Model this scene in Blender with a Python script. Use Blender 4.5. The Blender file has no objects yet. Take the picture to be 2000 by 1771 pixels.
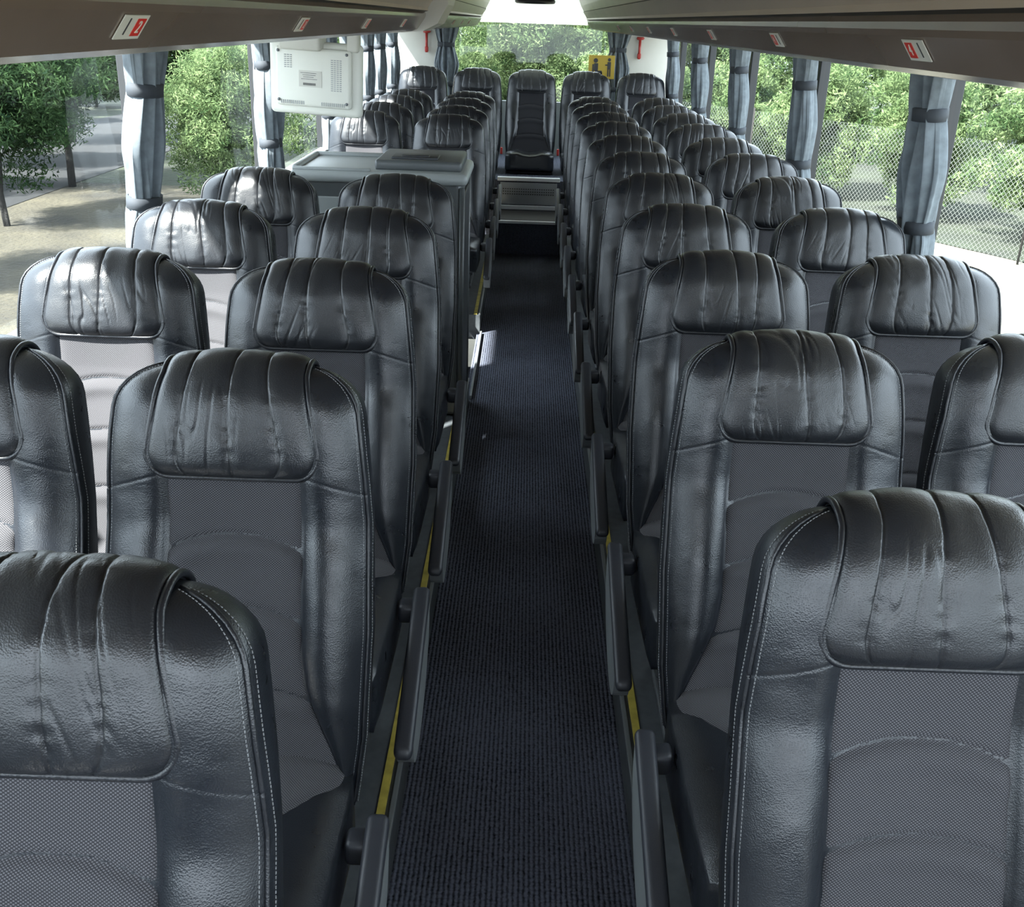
import bpy, bmesh, math, random
import numpy as np
from mathutils import Vector, Matrix, noise
random.seed(5)
C = bpy.context.scene.collection
H = 1.81      # camera height above aisle floor
PF = 0.12     # seat platform height

# ------------------------------------------------------------------ materials
def newmat(name):
    m = bpy.data.materials.new(name); m.use_nodes = True
    nt = m.node_tree; b = nt.nodes['Principled BSDF']
    return m, nt, b
def setc(b, c, r, met=0.0, spec=0.5):
    b.inputs['Base Color'].default_value = (*c, 1); b.inputs['Roughness'].default_value = r
    b.inputs['Metallic'].default_value = met; b.inputs['Specular IOR Level'].default_value = spec
def mat(name, c, r=0.5, met=0.0, var=0.0, vs=6.0, bump=0.0, bs=200.0, bd=0.001, emit=0.0, spec=0.5):
    m, nt, b = newmat(name); setc(b, c, r, met, spec)
    tc = nt.nodes.new('ShaderNodeTexCoord')
    n = nt.nodes.new('ShaderNodeTexNoise'); n.inputs['Scale'].default_value = vs; n.inputs['Detail'].default_value = 6
    nt.links.new(tc.outputs['Object'], n.inputs['Vector'])
    if var > 0:
        cr = nt.nodes.new('ShaderNodeValToRGB')
        cr.color_ramp.elements[0].position = .3; cr.color_ramp.elements[1].position = .7
        cr.color_ramp.elements[0].color = (*[x*(1-var) for x in c], 1)
        cr.color_ramp.elements[1].color = (*[min(1, x*(1+var)) for x in c], 1)
        nt.links.new(n.outputs['Fac'], cr.inputs['Fac']); nt.links.new(cr.outputs['Color'], b.inputs['Base Color'])
    if bump > 0:
        n2 = nt.nodes.new('ShaderNodeTexNoise'); n2.inputs['Scale'].default_value = bs; n2.inputs['Detail'].default_value = 3
        nt.links.new(tc.outputs['Object'], n2.inputs['Vector'])
        bp = nt.nodes.new('ShaderNodeBump'); bp.inputs['Strength'].default_value = bump; bp.inputs['Distance'].default_value = bd
        nt.links.new(n2.outputs['Fac'], bp.inputs['Height']); nt.links.new(bp.outputs['Normal'], b.inputs['Normal'])
    if emit > 0:
        b.inputs['Emission Color'].default_value = (*c, 1); b.inputs['Emission Strength'].default_value = emit
    return m

def leather(name, c, rough):
    m, nt, b = newmat(name); setc(b, c, rough, 0, .55)
    N = nt.nodes.new; L = nt.links.new
    tc = N('ShaderNodeTexCoord')
    n1 = N('ShaderNodeTexNoise'); n1.inputs['Scale'].default_value = 5; n1.inputs['Detail'].default_value = 5
    L(tc.outputs['Object'], n1.inputs['Vector'])
    cr = N('ShaderNodeValToRGB'); cr.color_ramp.elements[0].position = .3; cr.color_ramp.elements[1].position = .75
    cr.color_ramp.elements[0].color = (*[x*.8 for x in c], 1); cr.color_ramp.elements[1].color = (*[x*1.3 for x in c], 1)
    L(n1.outputs['Fac'], cr.inputs['Fac']); L(cr.outputs['Color'], b.inputs['Base Color'])
    mr = N('ShaderNodeMapRange'); mr.inputs['From Min'].default_value = .3; mr.inputs['From Max'].default_value = .7
    mr.inputs['To Min'].default_value = rough-.05; mr.inputs['To Max'].default_value = rough+.07
    n3 = N('ShaderNodeTexNoise'); n3.inputs['Scale'].default_value = 14; n3.inputs['Detail'].default_value = 4
    L(tc.outputs['Object'], n3.inputs['Vector']); L(n3.outputs['Fac'], mr.inputs['Value']); L(mr.outputs['Result'], b.inputs['Roughness'])
    v = N('ShaderNodeTexVoronoi'); v.inputs['Scale'].default_value = 440; L(tc.outputs['Object'], v.inputs['Vector'])
    b1 = N('ShaderNodeBump'); b1.inputs['Strength'].default_value = .32; b1.inputs['Distance'].default_value = .0008
    L(v.outputs['Distance'], b1.inputs['Height'])
    n4 = N('ShaderNodeTexNoise'); n4.inputs['Scale'].default_value = 11; n4.inputs['Detail'].default_value = 3; n4.inputs['Distortion'].default_value = .6
    L(tc.outputs['Object'], n4.inputs['Vector'])
    b2 = N('ShaderNodeBump'); b2.inputs['Strength'].default_value = .20; b2.inputs['Distance'].default_value = .006
    L(n4.outputs['Fac'], b2.inputs['Height']); L(b1.outputs['Normal'], b2.inputs['Normal']); L(b2.outputs['Normal'], b.inputs['Normal'])
    return m

def weave(name, c1, c2, scale):
    m, nt, b = newmat(name); setc(b, c1, .85, 0, .2)
    N = nt.nodes.new; L = nt.links.new
    tc = N('ShaderNodeTexCoord'); sp = N('ShaderNodeSeparateXYZ'); cb = N('ShaderNodeCombineXYZ'); ad = N('ShaderNodeMath'); ad.operation = 'ADD'
    L(tc.outputs['Object'], sp.inputs[0]); L(sp.outputs['Y'], ad.inputs[0]); L(sp.outputs['Z'], ad.inputs[1])
    L(sp.outputs['X'], cb.inputs['X']); L(ad.outputs[0], cb.inputs['Z'])
    mp = N('ShaderNodeMapping'); mp.inputs['Rotation'].default_value = (0, math.radians(40), 0)
    L(cb.outputs[0], mp.inputs['Vector'])
    w1 = N('ShaderNodeTexWave'); w1.bands_direction = 'X'; w1.inputs['Scale'].default_value = scale
    w2 = N('ShaderNodeTexWave'); w2.bands_direction = 'Z'; w2.inputs['Scale'].default_value = scale
    L(mp.outputs['Vector'], w1.inputs['Vector']); L(mp.outputs['Vector'], w2.inputs['Vector'])
    mu = N('ShaderNodeMath'); mu.operation = 'MULTIPLY'; L(w1.outputs['Fac'], mu.inputs[0]); L(w2.outputs['Fac'], mu.inputs[1])
    cr = N('ShaderNodeValToRGB'); cr.color_ramp.elements[0].position = .05; cr.color_ramp.elements[1].position = .6
    cr.color_ramp.elements[0].color = (*c2, 1); cr.color_ramp.elements[1].color = (*c1, 1)
    L(mu.outputs['Value'], cr.inputs['Fac']); L(cr.outputs['Color'], b.inputs['Base Color'])
    bp = N('ShaderNodeBump'); bp.inputs['Strength'].default_value = .35; bp.inputs['Distance'].default_value = .001
    L(mu.outputs['Value'], bp.inputs['Height']); L(bp.outputs['Normal'], b.inputs['Normal'])
    b.inputs['Sheen Weight'].default_value = .06
    return m

def carpet_mat():
    m, nt, b = newmat('carpet'); setc(b, (.02, .022, .03), .95, 0, .2)
    N = nt.nodes.new; L = nt.links.new
    tc = N('ShaderNodeTexCoord')
    w1 = N('ShaderNodeTexWave'); w1.bands_direction = 'X'; w1.inputs['Scale'].default_value = 26; w1.inputs['Distortion'].default_value = 1.2; w1.inputs['Detail Scale'].default_value = 3
    w2 = N('ShaderNodeTexWave'); w2.bands_direction = 'Y'; w2.inputs['Scale'].default_value = 28; w2.inputs['Distortion'].default_value = 6; w2.inputs['Detail Scale'].default_value = 2
    L(tc.outputs['Object'], w1.inputs['Vector']); L(tc.outputs['Object'], w2.inputs['Vector'])
    mu = N('ShaderNodeMath'); mu.operation = 'MULTIPLY_ADD'; L(w2.outputs['Fac'], mu.inputs[0]); mu.inputs[1].default_value = .35; mu.inputs[2].default_value = .5
    mu2 = N('ShaderNodeMath'); mu2.operation = 'MULTIPLY'; L(w1.outputs['Fac'], mu2.inputs[0]); L(mu.outputs[0], mu2.inputs[1])
    n = N('ShaderNodeTexNoise'); n.inputs['Scale'].default_value = 110; n.inputs['Detail'].default_value = 4; L(tc.outputs['Object'], n.inputs['Vector'])
    ad = N('ShaderNodeMath'); ad.operation = 'MULTIPLY_ADD'; L(mu2.outputs['Value'], ad.inputs[0]); ad.inputs[1].default_value = .95; L(n.outputs['Fac'], ad.inputs[2])
    n5 = N('ShaderNodeTexNoise'); n5.inputs['Scale'].default_value = 2.2; n5.inputs['Detail'].default_value = 4; L(tc.outputs['Object'], n5.inputs['Vector'])
    ad2 = N('ShaderNodeMath'); ad2.operation = 'MULTIPLY_ADD'; L(n5.outputs['Fac'], ad2.inputs[0]); ad2.inputs[1].default_value = .5; L(ad.outputs[0], ad2.inputs[2])
    cr = N('ShaderNodeValToRGB')
    sc = N('ShaderNodeMath'); sc.operation = 'MULTIPLY'; sc.inputs[1].default_value = .78; L(ad2.outputs[0], sc.inputs[0])
    cr.color_ramp.elements[0].color = (.005, .006, .009, 1); cr.color_ramp.elements[1].color = (.118, .130, .172, 1)
    cr.color_ramp.elements[0].position = .46; cr.color_ramp.elements[1].position = 1.0
    L(sc.outputs['Value'], cr.inputs['Fac']); L(cr.outputs['Color'], b.inputs['Base Color'])
    bp = N('ShaderNodeBump'); bp.inputs['Strength'].default_value = .8; bp.inputs['Distance'].default_value = .003
    L(ad.outputs['Value'], bp.inputs['Height']); L(bp.outputs['Normal'], b.inputs['Normal'])
    return m

def glass_mat():
    m = bpy.data.materials.new('window_glass'); m.use_nodes = True; nt = m.node_tree; nt.nodes.clear()
    o = nt.nodes.new('ShaderNodeOutputMaterial'); mx = nt.nodes.new('ShaderNodeMixShader')
    t = nt.nodes.new('ShaderNodeBsdfTransparent'); t.inputs['Color'].default_value = (.93, .97, .97, 1)
    g = nt.nodes.new('ShaderNodeBsdfGlossy'); g.inputs['Roughness'].default_value = .02
    f = nt.nodes.new('ShaderNodeLayerWeight'); f.inputs['Blend'].default_value = .5
    pw = nt.nodes.new('ShaderNodeMath'); pw.operation = 'POWER'; pw.inputs[1].default_value = 4
    mu = nt.nodes.new('ShaderNodeMath'); mu.operation = 'MULTIPLY_ADD'; mu.inputs[1].default_value = .16; mu.inputs[2].default_value = .03
    nt.links.new(f.outputs['Facing'], pw.inputs[0]); nt.links.new(pw.outputs[0], mu.inputs[0])
    nt.links.new(mu.outputs[0], mx.inputs[0]); nt.links.new(t.outputs[0], mx.inputs[1]); nt.links.new(g.outputs[0], mx.inputs[2])
    nt.links.new(mx.outputs[0], o.inputs['Surface'])
    return m

def leaf_mat(name, c1, c2):
    m = bpy.data.materials.new(name); m.use_nodes = True; nt = m.node_tree; nt.nodes.clear()
    N = nt.nodes.new; L = nt.links.new
    o = N('ShaderNodeOutputMaterial'); mx = N('ShaderNodeMixShader'); mx.inputs[0].default_value = .45
    d = N('ShaderNodeBsdfDiffuse'); t = N('ShaderNodeBsdfTranslucent')
    tc = N('ShaderNodeTexCoord'); n = N('ShaderNodeTexNoise'); n.inputs['Scale'].default_value = 2.5; n.inputs['Detail'].default_value = 5
    L(tc.outputs['Object'], n.inputs['Vector'])
    cr = N('ShaderNodeValToRGB'); cr.color_ramp.elements[0].position = .35; cr.color_ramp.elements[1].position = .65
    cr.color_ramp.elements[0].color = (*c1, 1); cr.color_ramp.elements[1].color = (*c2, 1)
    L(n.outputs['Fac'], cr.inputs['Fac']); L(cr.outputs['Color'], d.inputs['Color']); L(cr.outputs['Color'], t.inputs['Color'])
    L(d.outputs[0], mx.inputs[1]); L(t.outputs[0], mx.inputs[2]); L(mx.outputs[0], o.inputs['Surface'])
    return m

M_leather = leather('black_leather', (.0085, .0102, .0136), .31)
M_pillow = leather('pillow_leather', (.0105, .0116, .0142), .33)
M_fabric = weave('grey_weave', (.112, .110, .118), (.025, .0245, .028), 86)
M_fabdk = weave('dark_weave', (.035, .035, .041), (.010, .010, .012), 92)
M_stitch = mat('stitch_thread', (.17, .175, .18), .7, var=.3, vs=300)
M_piping = leather('piping_leather', (.007, .008, .011), .36)
M_plastic = mat('dark_plastic', (.018, .020, .026), .45, var=.1, bump=.2, bs=500)
M_greyp = mat('grey_plastic', (.38, .42, .41), .5, var=.08)
M_cover = mat('cover_plastic', (.13, .14, .143), .5, var=.08)
M_cab = mat('cabinet_grey', (.060, .066, .068), .42, var=.08)
M_cabtop = mat('cabinet_top_grey', (.25, .268, .265), .4, var=.08)
M_cabdk = mat('cabinet_dark', (.020, .022, .025), .45, var=.1)
M_frame = mat('frame_metal', (.15, .16, .17), .4, .6, var=.1)
M_carpet = carpet_mat()
M_plat = mat('platform_vinyl', (.07, .078, .085), .6, var=.2, vs=30)
M_alu = mat('aluminium_edge', (.20, .215, .22), .4, .4, var=.05)
M_yellow = mat('yellow_strip', (.42, .34, .06), .6, var=.3, vs=20)
M_wall = mat('wall_panel', (.22, .24, .25), .7, var=.08)
M_cream = mat('cream_trim', (.50, .49, .44), .45, var=.05)
M_binlow = mat('bin_rim_cream', (.62, .58, .51), .28, var=.05)
M_bin = mat('bin_door_brown', (.150, .114, .090), .20, var=.15, vs=3)
M_binup = mat('bin_upper_taupe', (.40, .33, .26), .28, var=.08, vs=3)
M_bindk = mat('bin_gap_dark', (.02, .018, .016), .5)
M_black = mat('black_rubber', (.012, .013, .015), .5)
M_white = mat('white_plastic', (.62, .62, .56), .4, var=.03)
M_silver = mat('silver_step', (.85, .88, .88), .4, .0, var=.03)
M_red = mat('red_plastic', (.6, .03, .02), .4)
M_dred = mat('dark_red_plastic', (.30, .02, .015), .4)
M_ink = mat('dark_ink', (.03, .03, .035), .6)
M_greyink = mat('grey_ink', (.30, .31, .31), .6)
M_signy = mat('yellow_sign', (.42, .29, .03), .5)
M_curt = mat('blue_grey_curtain', (.115, .135, .152), .9, var=.2, vs=30, bump=.3, bs=400)
M_tie = mat('curtain_tie', (.025, .03, .038), .8, var=.1)
M_panelglow = mat('ceiling_panel_glow', (.88, 1, .92), .5, emit=1.0)  # no lamp: added emission stands for daylight on the white rear panel
M_glass = glass_mat()
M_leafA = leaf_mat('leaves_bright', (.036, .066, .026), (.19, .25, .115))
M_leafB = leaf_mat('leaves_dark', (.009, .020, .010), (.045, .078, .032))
M_bark = mat('bark', (.010, .009, .008), .9, var=.3, bump=.5, bs=30, bd=.02)
M_ground = mat('sandy_ground', (.17, .155, .115), .95, var=.35, vs=.8, bump=.3, bs=20, bd=.02)
M_dry = mat('dry_grass_brown', (.028, .024, .014), .95, var=.65, vs=.9, bump=.8, bs=14, bd=.05)
M_grass = mat('dry_grass', (.014, .019, .009), .95, var=.5, vs=1.5, bump=.6, bs=10, bd=.05)
M_road = mat('asphalt', (.0045, .0052, .0062), .9, var=.4, vs=.8, bump=.3, bs=60)
M_wire = mat('fence_wire', (.13, .14, .13), .5, .3)

# ------------------------------------------------------------------ helpers
def mesh_from(name, V, F, mats, fm=None, smooth=True, recalc=True):
    me = bpy.data.meshes.new(name); me.from_pydata([tuple(v) for v in V], [], F)
    for m in (mats if isinstance(mats, (list, tuple)) else [mats]): me.materials.append(m)
    if fm is not None:
        for p, i in zip(me.polygons, fm): p.material_index = i
    if recalc:
        bm = bmesh.new(); bm.from_mesh(me)
        bmesh.ops.remove_doubles(bm, verts=bm.verts, dist=1e-5)
        bmesh.ops.recalc_face_normals(bm, faces=bm.faces); bm.to_mesh(me); bm.free()
    if smooth:
        for p in me.polygons: p.use_smooth = True
    me.update(); return me
def add(name, data, parent=None, loc=(0, 0, 0), rot=(0, 0, 0), **kw):
    o = bpy.data.objects.new(name, data); C.objects.link(o)
    o.location = loc; o.rotation_euler = rot
    if parent is not None: o.parent = parent
    for k, v in kw.items(): o[k] = v
    return o
def grid_faces(nr, nc, closed=False, off=0):
    F = []
    for i in range(nr-1):
        for j in range(nc if closed else nc-1):
            k = (j+1) % nc
            F.append((off+i*nc+j, off+i*nc+k, off+(i+1)*nc+k, off+(i+1)*nc+j))
    return F
def tube(points, r, n=6):
    P = [Vector(p) for p in points]; V = []; F = []
    up = Vector((0.13, 0.21, 0.97))
    for i, p in enumerate(P):
        t = (P[min(i+1, len(P)-1)]-P[max(i-1, 0)]).normalized()
        a = t.cross(up)
        if a.length < 1e-3: a = t.cross(Vector((1, 0, 0)))
        a.normalize(); b = t.cross(a)
        rr = r[i] if isinstance(r, (list, tuple)) else r
        for k in range(n):
            an = 2*math.pi*k/n; V.append(p+a*math.cos(an)*rr+b*math.sin(an)*rr)
    F = grid_faces(len(P), n, True)
    F.append(tuple(range(n-1, -1, -1))); F.append(tuple(range((len(P)-1)*n, len(P)*n)))
    return V, F
def join(parts):
    V = []; F = []; M = []
    for p in parts:
        v, f = p[0], p[1]; mi = p[2] if len(p) > 2 else 0
        o = len(V); V += [tuple(x) for x in v]; F += [tuple(i+o for i in q) for q in f]; M += [mi]*len(f)
    return V, F, M
def rbox(cx, cy, cz, sx, sy, sz, r=.01, seg=3, fn=None):
    bm = bmesh.new(); bmesh.ops.create_cube(bm, size=1)
    for v in bm.verts: v.co = Vector((v.co.x*sx, v.co.y*sy, v.co.z*sz))
    if r > 0: bmesh.ops.bevel(bm, geom=list(bm.edges), offset=min(r, min(sx, sy, sz)*.49), segments=seg, profile=.5, affect='EDGES')
    bm.verts.ensure_lookup_table()
    V = [(v.co.x+cx, v.co.y+cy, v.co.z+cz) for v in bm.verts]; F = [tuple(v.index for v in f.verts) for f in bm.faces]
    bm.free()
    if fn: V = [fn(*v) for v in V]
    return V, F
def boxobj(name, c, s, m, r=.005, parent=None, seg=2, **kw):
    V, F = rbox(0, 0, 0, *s, r, seg)
    me = mesh_from(name, V, F, m, smooth=False)
    o = add(name, me, parent, c, **kw)
    return o
def extr(profile, y0, y1, mats, idx, name, closed=False, caps=False, **kw):
    n = len(profile); V = [(p[0], y0, p[1]) for p in profile]+[(p[0], y1, p[1]) for p in profile]
    F = []; fm = []
    for i in range(n if closed else n-1):
        j = (i+1) % n; F.append((i, j, n+j, n+i)); fm.append(idx[i] if i < len(idx) else 0)
    if caps: F.append(tuple(range(n))); fm.append(0); F.append(tuple(range(2*n-1, n-1, -1))); fm.append(0)
    me = mesh_from(name, V, F, mats, fm, smooth=False)
    return add(name, me, **kw)
def textmesh(s, size, m):
    cu = bpy.data.curves.new('t', 'FONT'); cu.body = s; cu.size = size; cu.align_x = 'CENTER'; cu.align_y = 'CENTER'; cu.extrude = .0003
    ob = bpy.data.objects.new('t', cu); C.objects.link(ob)
    dg = bpy.context.evaluated_depsgraph_get(); me = bpy.data.meshes.new_from_object(ob.evaluated_get(dg))
    bpy.data.objects.remove(ob); me.materials.clear(); me.materials.append(m); return me

# ------------------------------------------------------------------ seat geometry
AL = math.radians(17); P0 = (.075, .38); Lb = .775; RC = .080; UY = .582; DM = .045
def P(x, u, d): return (x, P0[0]+u*math.sin(AL)+d*math.cos(AL), P0[1]+u*math.cos(AL)-d*math.sin(AL))
def xo_(u): return float(np.interp(u, [-.05, 0, .1, .3, .5, .58, .65, .70, Lb], [.205, .212, .224, .231, .226, .220, .213, .207, .199]))
def xf_(u): return float(np.interp(u, [-.05, 0, .03, .06, .09, .12, .16, .20, .26, .6, 1], [.21, .203, .197, .188, .176, .162, .144, .131, .122, .118, .118]))
def sm(a, b, x):
    t = max(0, min(1, (x-a)/(b-a))); return t*t*(3-2*t)
def Fc(u): return -.014*math.sin(math.pi*max(0, min(1, u/.5)))-.026*sm(.46, .66, u)
def Ff(x, u):
    a = abs(x); xo = xo_(u); xf = xf_(u); d = Fc(u)
    if a < xf: d += .008*(1-(a/xf)**2)
    else:
        t = min(1, (a-xf)/(xo-xf+1e-6)); w = min(1, (xo-xf)/.09)
        hb = .026*(1-sm(.30, .66, u))+.013*sm(.30, .66, u)
        d += -hb*w*math.sin(math.pi*t**.8)**.8+.014*t*t
        d += .0016*noise.noise(Vector((x*14, u*22, 3.3)))*math.sin(math.pi*t)
        wr = noise.noise(Vector((x*20, u*50, 7.3)))
        d += .0015*max(0, .3-abs(wr)*3)*math.sin(math.pi*t)
    if a > .1: d += .0012*math.exp(-((u-UY+.03*(a-.12)/.1)/.0020)**2)
    return d
rows = list(np.linspace(-.03, .52, 60))+list(np.linspace(.532, .60, 34))+list(np.linspace(.612, Lb-RC, 7))
caps = [math.radians(a) for a in (12, 24, 36, 48, 58, 67, 75, 82, 87, 90)]
def build_backrest():
    V = []; edge = []; edge2 = []; edge3 = []; n1, n2 = 8, 18
    allr = [(u, 0) for u in rows]+[(Lb-RC+RC*math.sin(p), p) for p in caps]
    for (u, ph) in allr:
        sc = math.cos(ph)**.85 if ph < 1.57 else 0; xo = xo_(u); xf = min(xf_(u), xo-.008)
        sh = .095*(1-math.cos(ph)); k = (xo-sh)/xo
        half = []
        for i in range(n1): half.append((xf*i/n1, None))
        for i in range(n2+1): half.append((xf+(xo-xf)*i/n2, None))
        pts = [(x, Ff(x, u)) for x, _ in half]
        e = len(pts)-1
        d0 = pts[-1][1]
        pts += [(xo+.007, d0+.006), (xo+.012, d0+.02), (xo+.013, .045), (xo+.010, .075), (xo-.002, .098), (xo-.03, .112), (xo*.5, .118), (0, .12)]
        fin = [(x*k, DM+(d-DM)*sc) for x, d in pts]
        ring = fin+[(-x, d) for x, d in fin[-2:0:-1]]
        V += [P(x, u, d) for x, d in ring]; nc = len(ring)
        edge.append(P(fin[e+1][0], u, fin[e+1][1]-.001)); edge2.append(P(fin[e][0]-.001, u, fin[e][1]-.001)); edge3.append(P(fin[e+2][0]+.0005, u, fin[e+2][1]))
    F = grid_faces(len(allr), nc, True); F.append(tuple(range(nc)))
    return mesh_from('backrest', V, F, M_leather), edge, edge2, edge3
ME_back, EDGE, EDGE2, EDGE3 = build_backrest()
mir = lambda pts: [(-x, y, z) for x, y, z in pts]
EX = EDGE[:-3]
ME_pipe = [mesh_from('edge_piping', *tube(e, .0034), M_piping) for e in (EX, mir(EX))]
def dashes(pts, r, step=.0055, dash=.0038):
    out = []; Pn = [Vector(p) for p in pts]
    seg = [(Pn[i+1]-Pn[i]).length for i in range(len(Pn)-1)]; cum = [0]
    for s in seg: cum.append(cum[-1]+s)
    def at(s):
        i = max(0, min(len(seg)-1, int(np.searchsorted(cum, s))-1)); t = (s-cum[i])/max(seg[i], 1e-9); return Pn[i].lerp(Pn[i+1], t)
    s = 0
    while s+dash < cum[-1]:
        out.append(tube([at(s), at(s+dash)], r, 4)); s += step
    return out
ME_stitch = []
for fn in (lambda q: q, mir):
    sv, sf, _ = join(dashes(fn(EDGE2[:-3]), .0009)+dashes(fn(EDGE3[:-3]), .0009))
    ME_stitch.append(mesh_from('stitching', sv, sf, M_stitch))

def build_fabric():
    V = []; us = np.linspace(-.03, UY+.012, 130); ts = np.sin(np.linspace(-1, 1, 27)*math.pi/2)
    for u in us:
        for t in ts:
            x = t*xf_(u)*1.01; arc = 0; bul = 0
            for ui, k in ((.475, .030), (.345, .026), (.20, .022)):
                arc += .0075*math.exp(-((u-(ui-k*t*t))/.0048)**2)
                bul += -.008*math.exp(-((u-(ui-k*t*t)+.026)/.018)**2)
            e = (1-abs(t)**10)**.7 if abs(t) < 1 else 0
            et = min(1, max(0, (UY+.012-u)/.012))
            V.append(P(x, u, Ff(min(abs(x), xf_(u)*.999), u)+.003-(.008*e*et)+arc*e+bul*e))
    return mesh_from('fabric_panel', V, grid_faces(len(us), len(ts)), M_fabric)
ME_fab = build_fabric()
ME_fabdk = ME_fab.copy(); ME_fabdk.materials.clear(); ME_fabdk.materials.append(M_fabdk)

def build_pillow(seed):
    path = []; ub = UY-.004; u1 = Lb-RC
    for u in np.linspace(ub, u1, 30): path.append((u, Fc(u)-.002))
    dF = Fc(u1)-.002
    for a in np.linspace(6, 165, 40):
        a = math.radians(a); c = math.cos(a)
        path.append((u1+.083*math.sin(a), DM-(DM-dF)*c if c > 0 else DM-.07*c))
    r = [0.0]
    for i in range(1, len(path)): r.append(r[-1]+math.hypot(path[i][0]-path[i-1][0], path[i][1]-path[i-1][1]))
    rr = sorted(set([0, .0008, .002, .004, .007, .011, .016, .022, .03]+[x for x in r if x > .034]))
    up = [p[0] for p in path]; dp = [p[1] for p in path]; tot = r[-1]
    ss = np.sin(np.linspace(-1, 1, 161)*math.pi/2*.9)/math.sin(math.pi/2*.9)
    rnd = random.Random(seed); seams = [-.54+rnd.uniform(-.07, .07), .02+rnd.uniform(-.14, .14), .54+rnd.uniform(-.08, .08)]
    V = []; rim = []
    for q in rr:
        u = float(np.interp(q, r, up)); d = float(np.interp(q, r, dp))
        u2 = float(np.interp(q+.004, r, up)); d2 = float(np.interp(q+.004, r, dp)); u0 = float(np.interp(q-.004, r, up)); d0 = float(np.interp(q-.004, r, dp))
        tx, ty = u2-u0, d2-d0; ln = math.hypot(tx, ty); nu, nd = ty/ln*-1, tx/ln
        if q < r[29]:
            if nd > 0: nu, nd = -nu, -nd
        else:
            nd_s = (d-DM, u-u1)
            if nd*nd_s[0]+nu*nd_s[1] < 0: nu, nd = -nu, -nd
        w0 = .155-.032*min(1, q/.18)**1.1; Rc = .050
        w = w0 if q > Rc else w0-Rc+math.sqrt(max(0, Rc*Rc-(Rc-q)**2))
        bt = math.sin(min(1, (q+.001)/.030)*math.pi/2)**.45; bt2 = math.sin(min(1, (tot-q)/.03)*math.pi/2)**.5
        for s in ss:
            x = s*w; e = max(0, 1-abs(s)**14)**.5
            T = .026-.009*s*s
            t = T*e*bt*bt2-.002
            ew = min(e, bt)
            for j, sj in enumerate(seams):
                ds = (s-sj-.06*math.sin(q*(9+3*j)+sj*9+seed))*w
                t -= .0040*math.exp(-(ds/.0018)**2)*ew
                t -= .0019*math.exp(-(ds/.011)**2)*ew
                cr = noise.noise(Vector((q*75+sj*30, ds*30, seed*5.1)))
                t += .0020*cr*math.exp(-(ds/.015)**2)*ew
            wk = noise.noise(Vector((x*36+q*16*math.sin(seed)+seed*7.3, q*7-x*6, seed*3.1)))
            wk = -max(0, .35-abs(wk)*3.5)/.35
            wm = max(0, noise.noise(Vector((x*9, q*7, seed*2.3)))+.12)
            nz2 = noise.noise(Vector((x*15+seed, q*11, seed*1.7)))
            t += (.0056*wk*wm+.0030*nz2)*ew*math.exp(-(s/.75)**4)
            V.append(P(x, u+nu*t, d+nd*t))
        if q < tot-.05:
            t = .005; rim.append((P(w+.002, u+nu*t, d+nd*t), P(-w-.002, u+nu*t, d+nd*t)))
    F = grid_faces(len(rr), len(ss))
    left = [b for a, b in rim][::-1]; right = [a for a, b in rim]
    rp = left+right
    return mesh_from('headrest_pillow', V, F, M_pillow), mesh_from('pillow_piping', *tube(rp, .0050, 8), M_piping)
PILL = [build_pillow(s) for s in (1, 2, 3, 4, 5, 6, 7)]

def cfn(x, y, z):
    z2 = z+max(0, -y)*.07
    if z > .36: z2 += .012*math.sin(math.pi*min(1, abs(x)/.225))**2 - .010*(1 if abs(x) < .1 else 0)
    return (x, y, z2)
def build_cushion():
    bm = bmesh.new(); bmesh.ops.create_cube(bm, size=1)
    bmesh.ops.subdivide_edges(bm, edges=list(bm.edges), cuts=7, use_grid_fill=True)
    V = []
    for v in bm.verts:
        x, y, z = v.co*2
        def rnd(a, b, c, k=.16): return a*(1-k*.5*(max(abs(b), abs(c))**6)*abs(a)**4*.6)
        X, Y, Z = rnd(x, y, z, .1), rnd(y, x, z, .12), rnd(z, x, y, .7)
        V.append(cfn(X*.222, -.165+Y*.265, .345+Z*.085))
    bm.verts.ensure_lookup_table(); F = [tuple(v.index for v in f.verts) for f in bm.faces]; bm.free()
    me = mesh_from('seat_cushion', V, F, M_leather)
    W = []; ys = np.linspace(-.40, .09, 60); ts = np.linspace(-1, 1, 41)
    for y in ys:
        w = .112+.090*sm(-.10, .07, y)
        for t in ts:
            e = (1-abs(t)**10)**.6 if abs(t) < 1 else 0
            ef = min(1, (y+.40)/.03); x = t*w
            zc = .430+max(0, -y)*.07+.012*math.sin(math.pi*min(1, abs(x)/.225))**2
            W.append((x, y, zc-.012+.019*e*ef))
    return me, mesh_from('cushion_panel', W, grid_faces(len(ys), len(ts)), M_fabric)
ME_cush, ME_cpan = build_cushion()
def build_arm(sg):
    SL = .32
    def f(x, y, z): return (x, y, z-SL*max(0, -y-.02)-.5*max(0, -y-.36)**1.5)
    b = rbox(sg*.250, -.06, .385, .05, .05, .05, .012)
    V, F, _ = join([rbox(sg*.280, -.250, .436, .040, .425, .028, .013, 5, f), b])
    arm = mesh_from('armrest', V, F, M_plastic)
    n = 24; out = []
    for i in range(n+1):
        a = math.pi*i/n; yy = -.24+.185*math.cos(a); out.append((yy, .425-.14*math.sin(a)**.7-SL*max(0, -yy-.02)))
    x0, x1 = sg*.262, sg*.299
    V = [(x0, y, z) for y, z in out]+[(x1, y, z) for y, z in out]; m = len(out)
    F = [(i, (i+1) % m, m+(i+1) % m, m+i) for i in range(m)]+[tuple(range(m)), tuple(range(2*m-1, m-1, -1))]
    return arm, mesh_from('side_cover', V, F, M_cover, smooth=False)
ARMS = {1: build_arm(1), -1: build_arm(-1)}
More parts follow.
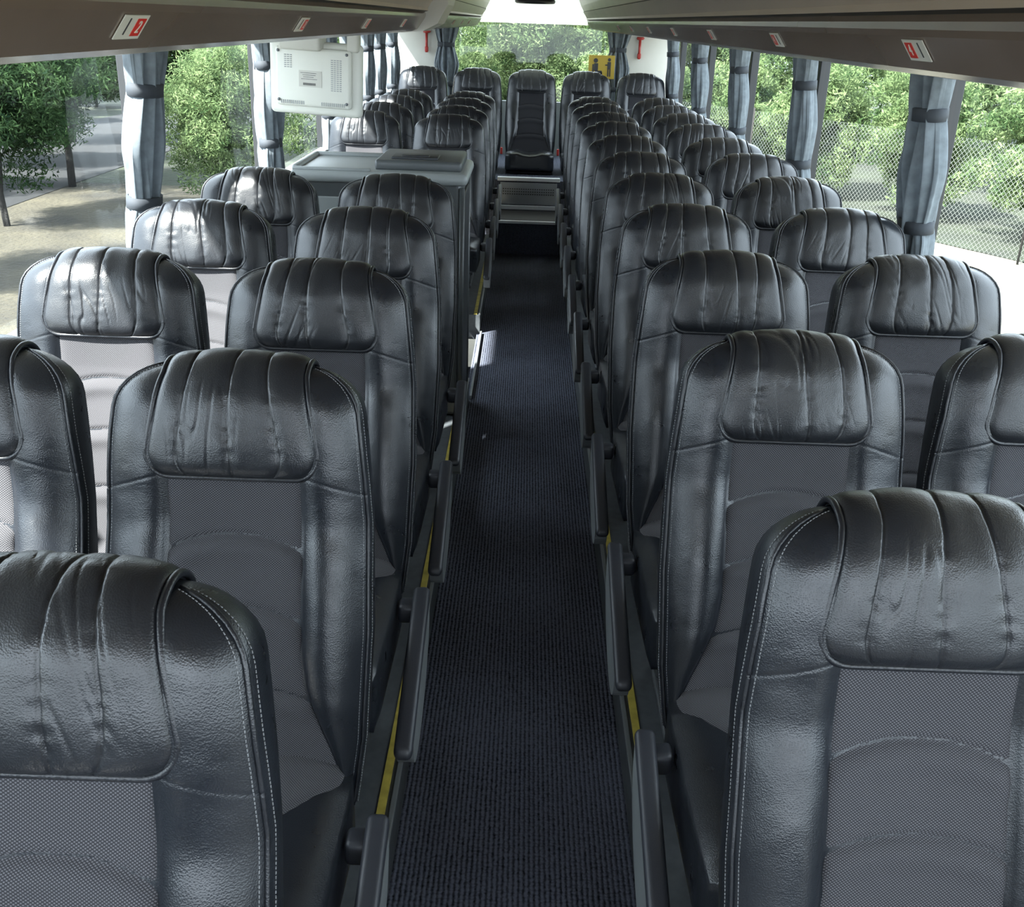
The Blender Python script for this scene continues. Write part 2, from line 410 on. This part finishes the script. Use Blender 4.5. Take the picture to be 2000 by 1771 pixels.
def build_leg():
    ps = []
    for x in (-.12, .12):
        ps += [rbox(x, -.02, .14, .04, .06, .24, .008), rbox(x, -.28, .14, .04, .06, .24, .008), rbox(x, -.15, .012, .05, .40, .024, .008)]
    ps += [rbox(0, -.15, .262, .36, .34, .03, .008)]
    return mesh_from('leg_frame', *join(ps)[:2], M_frame, smooth=False)
ME_leg = build_leg()
ME_base = mesh_from('seat_plinth', *rbox(0, -.14, .2755, .42, .40, .011, .002), M_black, smooth=False)

def seat(x, zt, z, arm, near, label, group, legs=True, lean=0, vi=0):
    r = add('coach_seat', None, None, (x, zt-.36, z), label=label, category='seat', group=group)
    r.empty_display_size = .2
    b = add('backrest', ME_back, r)
    b.rotation_euler = (lean, 0, 0)
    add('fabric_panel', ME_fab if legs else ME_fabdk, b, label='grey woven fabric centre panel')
    if near:
        for m in ME_pipe: add('edge_piping', m, b)
        for m in ME_stitch: add('stitching', m, b, kind='stuff')
    p = add('headrest_pillow', PILL[vi][0], r); p.rotation_euler = (lean, 0, 0)
    add('pillow_piping', PILL[vi][1], p)
    c = add('seat_cushion', ME_cush, r)
    if legs: add('cushion_panel', ME_cpan, c, label='grey woven fabric cushion top')
    if arm:
        a = add('armrest', ARMS[arm][0], r, label='dark plastic folding armrest'); add('side_cover', ARMS[arm][1], a, label='grey plastic side cover')
    if legs: add('leg_frame', ME_leg, r)
    else: add('seat_plinth', ME_base, r)
    return r
XA, XW = .52, 1.055
gL = 'coach seats in rows along the aisle'
leftrows = [1.0, 1.765, 2.525, 3.29, 4.05, 6.8, 7.57, 8.33, 9.08]
rightrows = [1.25+.77*i for i in range(11)]
for i, zt in enumerate(leftrows):
    la = 'black leather coach seat with grey fabric centre, beside the aisle'
    lw = 'black leather coach seat with sunlit fabric, beside the window' if i < 5 else 'black leather coach seat beside curtained window'
    seat(-XA, zt, PF, 1, i < 5, la, gL, lean=random.uniform(-.012, .012), vi=(i+1) % 7)
    if i > 0: seat(-XW, zt+.05, PF, 0, i < 5, lw, gL, lean=random.uniform(-.012, .012), vi=(i+4) % 7)
for i, zt in enumerate(rightrows):
    seat(XA, zt, PF, -1, i < 6, 'black leather coach seat with grey fabric centre, beside the aisle', gL, lean=random.uniform(-.012, .012), vi=(i*5+2) % 7)
    if i > 0: seat(XW, zt+.04, PF, 0, i < 6, 'black leather coach seat beside the window', gL, lean=random.uniform(-.012, .012), vi=(i*3+2) % 7)
for i, x in enumerate((-1.03, -.515, 0, .515, 1.03)):
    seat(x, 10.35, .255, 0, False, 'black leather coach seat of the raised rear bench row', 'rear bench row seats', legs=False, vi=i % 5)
for sx in (-.262, .262):
    a = add('belt_buckle', mesh_from('belt_buckle', *rbox(0, 0, 0, .022, .035, .06, .006), M_dred, smooth=False), None, (sx, 9.86, .695), label='red seat belt buckle between rear bench seats', category='seat belt buckle', group='rear belt buckles')

# ------------------------------------------------------------------ floor etc
S = dict(kind='structure')
boxobj('floor', (0, 3.85, -.03), (.60, 9.7, .06), M_carpet, 0, **S)
boxobj('floor_platform', (.84, 3.9, .04), (1.12, 9.8, .16), M_plat, .004, **S)
boxobj('floor_platform', (-.84, 1.98, .04), (1.12, 5.96, .16), M_plat, .004, **S)
boxobj('floor_platform', (-.84, 7.5, .04), (1.12, 2.6, .16), M_plat, .004, **S)
boxobj('floor_stairwell', (-.84, 5.58, -.26), (1.12, 1.24, .08), M_carpet, .004, **S)
boxobj('trim_1', (-.50, 5.58, -.10), (.30, 1.2, .22), M_plat, .004, **S)
for i, (a, b, sg) in enumerate(((-1, 8.6, 1), (-1, 4.95, -1), (6.2, 8.6, -1))):
    boxobj('trim_%d' % (i+2), (sg*.284, (a+b)/2, .1235), (.012, b-a, .012), M_alu, .002, **S)
    boxobj('trim_%d' % (i+6), (sg*.310, (a+b)/2, .1225), (.020, b-a, .006), M_yellow, .001, **S)
boxobj('trim_10', (-.272, 5.58, .012), (.012, 1.2, .02), M_alu, .002, **S)
boxobj('floor_step', (0, 8.93, .115), (.55, .64, .29), M_carpet, .004, **S)
boxobj('trim_11', (0, 8.60, .268), (.55, .035, .022), M_silver, .003, **S)
boxobj('trim_12', (0, 8.95, .263), (.55, .50, .006), M_bindk, .001, **S)
boxobj('floor_deck', (0, 10.2, .24), (2.76, 1.9, .56), M_carpet, .004, **S)
boxobj('trim_13', (0, 9.26, .527), (.55, .06, .03), M_silver, .003, **S)
boxobj('trim_14', (0, 9.23, .285), (.55, .03, .035), M_silver, .003, **S)
v = add('heater_grille', None, None, (0, 9.235, .30), label='white perforated heater grille in the step riser', category='grille')
add('grille_plate', mesh_from('grille_plate', *rbox(0, 0, .105, .50, .012, .19, .003), mat('grille_light', (.32, .34, .35), .5)), v)
sl = [rbox(-.22+.02*i, -.0065, .10+.022*j, .010, .003, .008, 0) for i in range(23) for j in range(3)]
add('slots', mesh_from('slots', *join(sl)[:2], M_bindk, smooth=False), v, kind='stuff')

WX = 1.40
for nm, sg in (('wall_left', -1), ('wall_right', 1)):
    boxobj(nm, (sg*(WX+.03), 5.05, .48), (.06, 12.1, .96), M_wall, 0, **S)
    boxobj('trim_%d' % (20+sg), (sg*(WX-.01), 5.05, .965), (.06, 12.1, .03), M_greyp, .005, **S)
boxobj('wall_front_fill_block', (0, -1.03, .5), (2.86, .06, 1.0), M_wall, 0, **S)  # unseen half wall behind the camera, added to cut frontal fill light
boxobj('ceiling', (0, 4.1, 2.02), (2.86, 10.4, .06), M_binup, 0, **S)
boxobj('ceiling_rear', (0, 10.22, 2.02), (2.86, 1.84, .06), M_cream, 0, **S)
PILS = {1: [.2, 1.95, 3.62, 5.30, 6.98, 8.64, 10.3], -1: [.9, 3.66, 5.42, 7.1, 8.78, 10.4]}
t = 30
for sg in (-1, 1):
    PIL = PILS[sg]
    for i, y in enumerate(PIL):
        boxobj('trim_%d' % t, (sg*(WX+.02), y+.12, 1.39), (.05, .10, .82), M_black, .004, **S); t += 1
    ys = [-1.0]+[y+.12 for y in PIL]+[11.1]
    for i in range(len(ys)-1):
        a, b = ys[i]+.055, ys[i+1]-.055
        me = mesh_from('window_pane', [(0, a, .97), (0, b, .97), (0, b, 1.80), (0, a, 1.80)][::-sg], [(0, 1, 2, 3)], M_glass, smooth=False, recalc=False)
        add('window_%d' % (i+1+(10 if sg > 0 else 0)), me, None, (sg*(WX+.02), 0, 0), **S)
    boxobj('wall_upper_%s' % ('left' if sg < 0 else 'right'), (sg*(WX+.03), 5.05, 1.90), (.06, 12.1, .20), M_cream, 0, **S)
boxobj('wall_rear', (0, 11.13, .5), (2.86, .06, 1.1), M_wall, 0, **S)
for sg in (-1, 1): boxobj('wall_rear_side', (sg*1.155, 11.13, 1.5), (.57, .06, .98), M_cream, .01, **S)
boxobj('wall_rear_top', (0, 11.13, 1.90), (1.8, .06, .22), M_cream, .01, **S)
add('window_20', mesh_from('window_pane', [(-.87, 11.13, 1.0), (.87, 11.13, 1.0), (.87, 11.13, 1.8), (-.87, 11.13, 1.8)], [(0, 1, 2, 3)], M_glass, smooth=False, recalc=False), **S)
lp = add('glowing_ceiling_panel', mesh_from('glowing_ceiling_panel', [(-.40, 9.35, 1.965), (.40, 9.35, 1.965), (.53, 10.95, 1.79), (-.53, 10.95, 1.79), (-.40, 9.35, 1.985), (.40, 9.35, 1.985), (.53, 10.95, 1.81), (-.53, 10.95, 1.81)],
    [(0, 1, 2, 3), (7, 6, 5, 4), (0, 4, 5, 1), (1, 5, 6, 2), (2, 6, 7, 3), (3, 7, 4, 0)], M_panelglow, smooth=False), label='white ceiling panel above the rear window, its brightness added as glow', category='ceiling panel')
av = add('air_vent', None, None, (0, 9.22, 1.962), label='dark oval ceiling air vent', category='vent')
ring = [((.15*math.cos(a)), .22*math.sin(a), 0) for a in np.linspace(0, 2*math.pi, 33)]
add('vent_ring', mesh_from('vent_ring', *tube(ring, .018, 8), M_plastic), av)
add('vent_slats', mesh_from('vent_slats', *join([rbox(0, y, .005, .24*math.sqrt(1-(y/.23)**2), .015, .012, .003) for y in np.linspace(-.18, .18, 8)])[:2], M_bindk), av, kind='stuff')

# ------------------------------------------------------------------ overhead bins
prof = [(.36, .19), (.385, .13), (.405, .095), (.409, .088), (.405, .084), (.425, .056), (.438, .036), (.436, .026), (.450, .022), (.446, .014), (.4475, .005), (.4515, -.003), (.480, -.0425), (.50, -.050), (.53, -.0535), (.575, -.0550), (.583, -.058), (.62, -.060), (.67, -.057), (1.39, -.02), (1.39, .19)]
idx = [2, 2, 2, 3, 2, 2, 2, 3, 0, 0, 0, 0, 0, 0, 0, 1, 1, 1, 1, 1, 1]
def make_bin(sg, y0, y1, label, stk):
    pr = [(sg*x, H+z) for x, z in prof]
    r = add('overhead_bin', None, None, (0, y0, 0), label=label, category='luggage rack')
    o = extr(pr, 0, y1-y0, [M_bin, M_binlow, M_binup, M_bindk], idx, 'bin_body', closed=True, caps=True, parent=r)
    n = Vector((-sg*.0395, 0, -.0285)).normalized()
    for (sy, t1, t2) in stk:
        s = add('row_sticker', mesh_from('row_sticker', *rbox(0, 0, 0, .075, .030, .0012, 0), M_white, smooth=False), r, label='white seat number sticker with red square')
        xa = Vector((0, -sg, 0)); za = n; ya = za.cross(xa)
        Mx = Matrix((xa, ya, za)).transposed().to_4x4(); Mx.translation = Vector((sg*.4625, sy-y0, H-.0182))+n*.0014
        s.matrix_local = Mx
        rx = .018 if sg < 0 else -.018
        add('sticker_square', mesh_from('sticker_square', *rbox(rx, 0, .0008, .026, .022, .0006, 0), M_red, smooth=False), s, label='red square')
        add('sticker_digit', t2, s, (rx, 0, .0014), label='white digit'); add('sticker_digit', t1, s, (-rx*.95, 0, .0009), label='dark digit')
    return r
T1 = textmesh('1', .030, M_ink); T2w = textmesh('2', .022, M_white); T4w = textmesh('4', .022, M_white)
make_bin(-1, -.9, 4.42, 'glossy brown overhead luggage rack with cream rim and number stickers', [(y, T1, T2w) for y in (1.20, 2.10, 2.93, 3.78)])
make_bin(-1, 4.78, 9.35, 'glossy brown overhead luggage rack behind the divider', [(6.2+.77*i, T1, T2w) for i in range(3)])
make_bin(1, -.9, 9.35, 'long glossy brown overhead luggage rack with number stickers', [(1.40+.80*i, T1, T4w) for i in range(7)])
dv = [(-.33, H+.17), (-.36, H+.05), (-.40, H-.02), (-.46, H-.050), (-.60, H-.062), (-.70, H-.060), (-1.39, H-.03), (-1.39, H+.17)]
extr(dv, 4.425, 4.775, [M_cream], [0]*9, 'rack_divider', closed=True, caps=True, label='cream plastic divider between overhead racks', category='trim panel')

# ------------------------------------------------------------------ monitor
mo = add('monitor', None, None, (-.925, 4.62, H-.088), (0, math.radians(2), math.radians(-9)), label='white bus monitor seen from its back, hanging below the luggage rack', category='monitor')
add('monitor_body', mesh_from('monitor_body', *rbox(0, 0, -.165, .405, .05, .295, .02, 4), M_white), mo)
add('back_cover', mesh_from('back_cover', *rbox(.0, -.035, -.16, .33, .03, .235, .012, 3), M_white), mo)
add('screen', mesh_from('screen', *rbox(0, .0262, -.165, .36, .002, .23, 0), M_black, smooth=False), mo, label='dark screen')
sl = [rbox(.085+.0125*i, -.051, -.085-.008*j, .008, .002, .0035, 0) for i in range(4) for j in range(16)]
sl += [rbox(-.12+.0125*i, -.051, -.075-.008*j, .008, .002, .0035, 0) for i in range(3) for j in range(7)]
sl += [rbox(-.14+.009*i, -.051, -.262, .004, .002, .014, 0) for i in range(12)]+[rbox(.04+.009*i, -.051, -.262, .004, .002, .014, 0) for i in range(12)]
add('vent_slots', mesh_from('vent_slots', *join(sl)[:2], M_greyink, smooth=False), mo, kind='stuff')
lab = add('rating_label', mesh_from('rating_label', *rbox(-.01, -.051, -.165, .10, .0015, .065, 0), M_cream, smooth=False), mo, label='pale printed rating label')
ln = [rbox(-.018+.003*(j % 2), -.0522, -.142-.008*j, .07-.012*(j % 3), .0006, .0016, 0) for j in range(4)]+[rbox(-.04+.0035*i, -.0522, -.186, .0018, .0006, .010, 0) for i in range(16)]
add('label_print', mesh_from('label_print', *join(ln)[:2], M_ink, smooth=False), lab, kind='stuff')
add('mount_arm', mesh_from('mount_arm', *rbox(-.05, -.03, -.012, .18, .10, .084, .012), M_cream), mo, label='cream mounting bracket')
add('cable_clip', mesh_from('cable_clip', *rbox(.17, -.02, -.01, .05, .05, .08, .01), M_cream), mo)
for x in (-.15, .15):
    for z in (-.06, -.255):
        add('screw', mesh_from('screw', *tube([(x, -.05, z), (x, -.056, z)], .006, 10), M_frame), mo)

# ------------------------------------------------------------------ cabinet
cb = add('galley_cabinet', None, None, (-.645, 4.66, PF-.02), label='grey plastic galley cabinet with lidded cool box beside the stairwell', category='cabinet')
add('body', mesh_from('body', *rbox(0, 0, .545, .69, .48, 1.05, .02, 3), M_cab, smooth=False), cb)
add('worktop', mesh_from('worktop', *join([rbox(0, 0, 1.085, .75, .54, .05, .022, 4), rbox(-.20, .24, 1.114, .33, .035, .025, .012), rbox(-.355, .0, 1.114, .03, .48, .025, .012), rbox(-.20, -.245, 1.112, .33, .025, .018, .008)])[:2], M_cabtop), cb, label='light grey rimmed worktop')
lid = add('lid', mesh_from('lid', *rbox(.16, .02, 1.128, .37, .43, .045, .014, 4), M_cab), cb, label='raised cool box lid')
add('lid_handle', mesh_from('lid_handle', *join([rbox(.14, -.07, 1.154, .20, .14, .010, .004), rbox(.14, -.09, 1.158, .12, .06, .012, .005)])[:2], M_cabdk), lid, label='dark recessed lid handle')
add('front_panel', mesh_from('front_panel', *rbox(-.10, -.246, .55, .45, .014, .9, .005), M_cabtop, smooth=False), cb)
add('side_panel', mesh_from('side_panel', *rbox(.351, 0, .52, .014, .40, .98, .01), M_cabdk, smooth=False), cb, label='dark grey side panel')
for yy in (-.235, .235):
    add('corner_post', mesh_from('corner_post', *tube([(.350, yy, 0.021), (.350, yy, 1.05)], .012, 12), M_cab), cb)

# ------------------------------------------------------------------ curtains
def build_curtain(seed, z0, z1, ties, w0):
    rn = random.Random(seed); V = []; n = 160; zs = np.linspace(z0, z1, 90)
    ph = [rn.uniform(0, 6) for _ in range(4)]
    for z in zs:
        pin = 1.0
        for tz in ties: pin = min(pin, .58+.42*min(1, abs(z-tz)/.17)**.75)
        if z < ties[1]: pin = min(pin, .74)
        hw = w0*pin
        sway = .010*math.sin(z*5+ph[3])
        for i in range(n):
            a = 2*math.pi*i/n
            f = 1+(.44+.12*math.sin(z*4+ph[2]))*math.sin(11*a+ph[0]+z*2.5)+.26*math.sin(17*a+ph[1]-z*5)+.10*math.sin(5*a+ph[2]+z*8)
            V.append((.042*(.6+.4*pin)*math.sin(a)*f, sway*(1-abs(pin-.58))+hw*math.cos(a)*(1+.04*math.sin(5*a+z*9)), z))
    me = mesh_from('curtain_cloth', V, grid_faces(len(zs), n, True), M_curt)
    tb = []
    for tz in ties:
        R = []
        for zz, s in ((tz-.022, .98), (tz-.02, 1.1), (tz+.02, 1.1), (tz+.022, .98)):
            R += [(.042*.82*1.5*s*math.sin(2*math.pi*i/32), .010*math.sin(tz*5+ph[3])+w0*.58*1.10*s*math.cos(2*math.pi*i/32), zz) for i in range(32)]
        tb.append(mesh_from('tie_band', R, grid_faces(4, 32, True), M_tie))
    return me, tb
CUR = [build_curtain(s, .985, 1.775, (1.57, 1.20), .124) for s in (1, 2, 3)]
def curtain(loc, rot, k, group):
    r = add('curtain', None, None, loc, rot, label='gathered blue-grey curtain tied with dark bands at a window pillar', category='curtain', group=group)
    add('curtain_cloth', CUR[k][0], r)
    for m in CUR[k][1]: add('tie_band', m, r)
for sg in (-1, 1):
    for i, y in enumerate(PILS[sg]):
        if y < 3: continue
        first = sg < 0 and i == 1
        if first: curtain((-1.475, 3.60, 0), (0, math.radians(6.0), 0), 1, 'side window curtains')
        elif sg > 0: curtain((WX+.02, y, 0), (0, math.radians(-4), 0), i % 3, 'side window curtains')
        else: curtain((sg*(WX-.065), y, 0), (0, 0, 0), i % 3, 'side window curtains')
    if sg < 0:
        for y in (7.9, 9.5): curtain((sg*(WX-.065), y, 0), (0, 0, 0), 1, 'side window curtains')
for sg in (-1, 1):
    curtain((sg*.86, 11.04, 0), (0, 0, math.pi/2), 1, 'rear window curtains')

for sg in (-1, 1):
    r = add('emergency_hammer', None, None, (sg*1.07, 11.07, 1.60), label='red emergency hammer on the rear pillar', category='hammer', group='emergency hammers')
    add('handle', mesh_from('handle', *join([tube([(0, 0, -.11), (0, 0, .07)], .013, 10), rbox(0, 0, -.08, .036, .03, .05, .008)])[:2], M_dred), r)
    add('hammer_head', mesh_from('hammer_head', *join([tube([(-.035, 0, .085), (-.03, 0, .085), (.03, 0, .085), (.042, 0, .085)], [.003, .014, .014, .003], 10), rbox(0, .012, .08, .03, .04, .03, .004)])[:2], M_dred), r)
r = add('pictogram_sign', None, None, (.69, 10.93, 1.41), label='yellow sign with black passenger pictogram in the rear window', category='sign')
add('sign_plate', mesh_from('sign_plate', *rbox(0, 0, 0, .26, .006, .22, .002), M_signy, smooth=False), r)
disc = lambda x, z, rr: tube([(x, -.0035, z), (x, -.006, z)], rr, 16)
pic = [disc(-.06, .06, .022), rbox(-.055, -.005, .0, .04, .003, .07, 0), rbox(-.03, -.005, -.045, .07, .003, .022, 0), rbox(0.0, -.005, -.075, .02, .003, .06, 0), rbox(-.085, -.005, -.03, .014, .003, .11, 0),
       disc(.075, .07, .016), rbox(.075, -.005, .015, .034, .003, .07, 0), rbox(.066, -.005, -.05, .012, .003, .075, 0), rbox(.086, -.005, -.05, .012, .003, .075, 0), rbox(.05, -.005, .02, .03, .003, .012, 0)]
add('pictogram', mesh_from('pictogram', *join(pic)[:2], M_ink, smooth=False), r, label='black seated and standing figures', kind='stuff')

# ------------------------------------------------------------------ exterior
GZ = -1.25
add('ground', mesh_from('ground', [(-60, -30, GZ), (60, -30, GZ), (60, 70, GZ), (-60, 70, GZ)], [(0, 1, 2, 3)], M_ground, recalc=False), **S)
add('ground_road', mesh_from('road', [(-13.0, -20, GZ+.03), (-8.4, -20, GZ+.03), (-8.4, 21, GZ+.03), (-8.0, 45, GZ+.03), (-12.2, 45, GZ+.03), (-13.0, 21, GZ+.03)], [(0, 1, 2, 3, 4, 5)], M_road, recalc=False), **S)
FP = Vector((7.2, 15.0)); FD = Vector((-.5, .866)); FN = Vector((.866, .5))     # fence line
def fp(s, n): q = FP+FD*s+FN*n; return (q.x, q.y)
for nm, q, mm, dz in (('ground_verge', [fp(-30, .2), fp(-30, 60), fp(40, 60), fp(40, .2)], M_grass, .012), ('ground_verge', [(-60, -10), (-12.5, -10), (-12.5, 60), (-60, 60)], M_grass, .015), ('ground_verge', [(-9, 19), (5.0, 19), (5.0, 60), (-9, 60)], M_grass, .018),
                  ('ground_dry_grass', [(-8.6, -20), (-2.6, -20), (-2.6, 19.5), (-8.6, 19.5)], M_dry, .022)):
    add(nm, mesh_from(nm, [(x, y, GZ+dz) for x, y in q], [(0, 1, 2, 3)], mm, recalc=False), **S)
def crown(seed, rx, rz, zc, n, lmat, sz, ncl=44):
    rn = np.random.RandomState(seed); cl = []
    for _ in range(ncl):
        v = rn.normal(size=3); v /= np.linalg.norm(v); v *= rn.uniform(.3, .88); cl.append([v[0]*rx, v[1]*rx, zc+v[2]*rz])
    cl = np.array(cl); ci = rn.randint(ncl, size=n)
    v = rn.normal(size=(n, 3)); v /= np.linalg.norm(v, axis=1)[:, None]
    p = cl[ci]+v*(rn.uniform(.5, 1, n)*rx*.30)[:, None]*np.array([1, 1, .7])
    p[:, 2] = np.where(p[:, 2] < .05, .05+rn.rand(n)*.3, p[:, 2])
    a = rn.normal(size=(n, 3)); a /= np.linalg.norm(a, axis=1)[:, None]; b = np.cross(a, rn.normal(size=(n, 3))); b /= np.linalg.norm(b, axis=1)[:, None]
    s = (sz*rn.uniform(.6, 1.4, n))[:, None]
    V = np.stack([p-a*s, p-b*s*.26, p+a*s, p+b*s*.26], 1).reshape(-1, 3)
    F = [(4*i, 4*i+1, 4*i+2, 4*i+3) for i in range(n)]
    return mesh_from('foliage', V.tolist(), F, lmat, smooth=False, recalc=False)
TA = [crown(s, 2.0, 2.4, 2.5, 46000, M_leafA, .055, 80) for s in (1, 2)]
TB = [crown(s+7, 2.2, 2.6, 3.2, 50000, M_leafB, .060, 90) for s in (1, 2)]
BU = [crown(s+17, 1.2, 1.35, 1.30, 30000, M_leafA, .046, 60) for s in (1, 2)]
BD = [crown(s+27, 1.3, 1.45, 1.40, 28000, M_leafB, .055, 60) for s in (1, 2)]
def trunk(h, r, seed):
    rn = random.Random(seed); pts = [(rn.uniform(-.1, .1)*i/3, rn.uniform(-.1, .1)*i/3, h*i/6) for i in range(7)]
    return mesh_from('trunk', *tube(pts, [r*(1-.12*i) for i in range(7)], 9), M_bark)
TR = [trunk(4.0, .09, 1), trunk(4.2, .07, 2)]; TRB = trunk(1.6, .05, 4)
def tree(x, y, kind, s, cat, grp):
    r = add(cat, None, None, (x, y, GZ), (0, 0, random.uniform(0, 6)), label='leafy green %s outside the bus windows' % cat, category=cat, group=grp)
    r.scale = (s, s, s)
    f = {'A': TA, 'B': TB, 'C': BU, 'D': BD}[kind][random.randint(0, 1)]
    add('foliage', f, r); add('trunk', TRB if kind in 'CD' else TR[random.randint(0, 1)], r)
random.seed(11)
for i in range(16): tree(*fp(-9+i*2.5, 1.75), 'C', random.uniform(1.0, 1.06), 'bush', 'bushes behind the fence')
for i in range(9): tree(*fp(-9+i*5.0, 5.9), 'A', random.uniform(1.1, 1.16), 'tree', 'trees by the fence')
for i in range(7): tree(*fp(-8+i*7.0, 12.2), 'A', random.uniform(1.5, 1.58), 'tree', 'second row of trees')
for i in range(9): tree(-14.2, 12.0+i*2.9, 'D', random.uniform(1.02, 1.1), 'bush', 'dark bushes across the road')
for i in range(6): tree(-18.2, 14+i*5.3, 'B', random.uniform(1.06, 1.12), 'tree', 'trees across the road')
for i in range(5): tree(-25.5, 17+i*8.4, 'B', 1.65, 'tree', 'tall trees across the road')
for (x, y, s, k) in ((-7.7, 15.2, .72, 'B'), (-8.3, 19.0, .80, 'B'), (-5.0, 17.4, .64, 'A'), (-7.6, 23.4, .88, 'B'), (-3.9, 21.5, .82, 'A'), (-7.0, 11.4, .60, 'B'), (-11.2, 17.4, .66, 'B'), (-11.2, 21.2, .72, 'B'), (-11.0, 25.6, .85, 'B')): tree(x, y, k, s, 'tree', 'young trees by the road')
for (x, y) in ((-3.4, 27.5), (.2, 30.6), (-7.5, 30.0)): tree(x, y, 'A', 1.12, 'tree', 'trees behind the bus')
r = add('wire_fence', None, None, (*fp(-13, 0), GZ), (0, 0, math.radians(30)), label='wire mesh fence on thin posts in front of green bushes', category='fence')
V = []; F = []; hgt = 1.65; st = .08
def rib(a, b, w):
    a = Vector(a); b = Vector(b); d = (b-a).normalized(); nrm = Vector((0, -d.z, d.y))*w; o = len(V)
    V.extend([a-nrm, a+nrm, b+nrm, b-nrm]); F.append((o, o+1, o+2, o+3))
y = 0
while y < 26:
    rib((0, y, 0), (0, y+hgt, hgt), .0024); rib((0.003, y+hgt, 0), (0.003, y, hgt), .0024); y += st
add('wire_mesh', mesh_from('wire_mesh', V, F, M_wire, smooth=False, recalc=False), r, kind='stuff')
for yy in range(1, 27, 6): add('post', mesh_from('post', *tube([(0, yy, 0), (0, yy, 1.70)], .018, 8), M_bark), r)

# ------------------------------------------------------------------ lights
w = bpy.data.worlds.new('World'); bpy.context.scene.world = w; w.use_nodes = True
bg = w.node_tree.nodes['Background']; bg.inputs[0].default_value = (.78, .89, 1.0, 1); bg.inputs[1].default_value = 7.8
sl = bpy.data.lights.new('sun', 'SUN'); sl.energy = 44; sl.angle = .035; sl.color = (1, .98, .93)
so = add('sun', sl); so.rotation_euler = Vector((-1.0, -.9, 1.45)).to_track_quat('Z', 'Y').to_euler()

# ------------------------------------------------------------------ camera
cam = bpy.data.cameras.new('camera'); co = add('camera', cam)
cam.sensor_width = 36; cam.lens = 36.0; cam.clip_start = .05; cam.clip_end = 200
R = Matrix.Rotation(math.radians(.25), 4, 'Z') @ Matrix.Rotation(math.radians(90-22.9), 4, 'X') @ Matrix.Rotation(math.radians(1.9), 4, 'Z')
R.translation = Vector((-.027, 0, H)); co.matrix_world = R
bpy.context.scene.camera = co
bpy.context.scene.view_settings.view_transform = 'Standard'
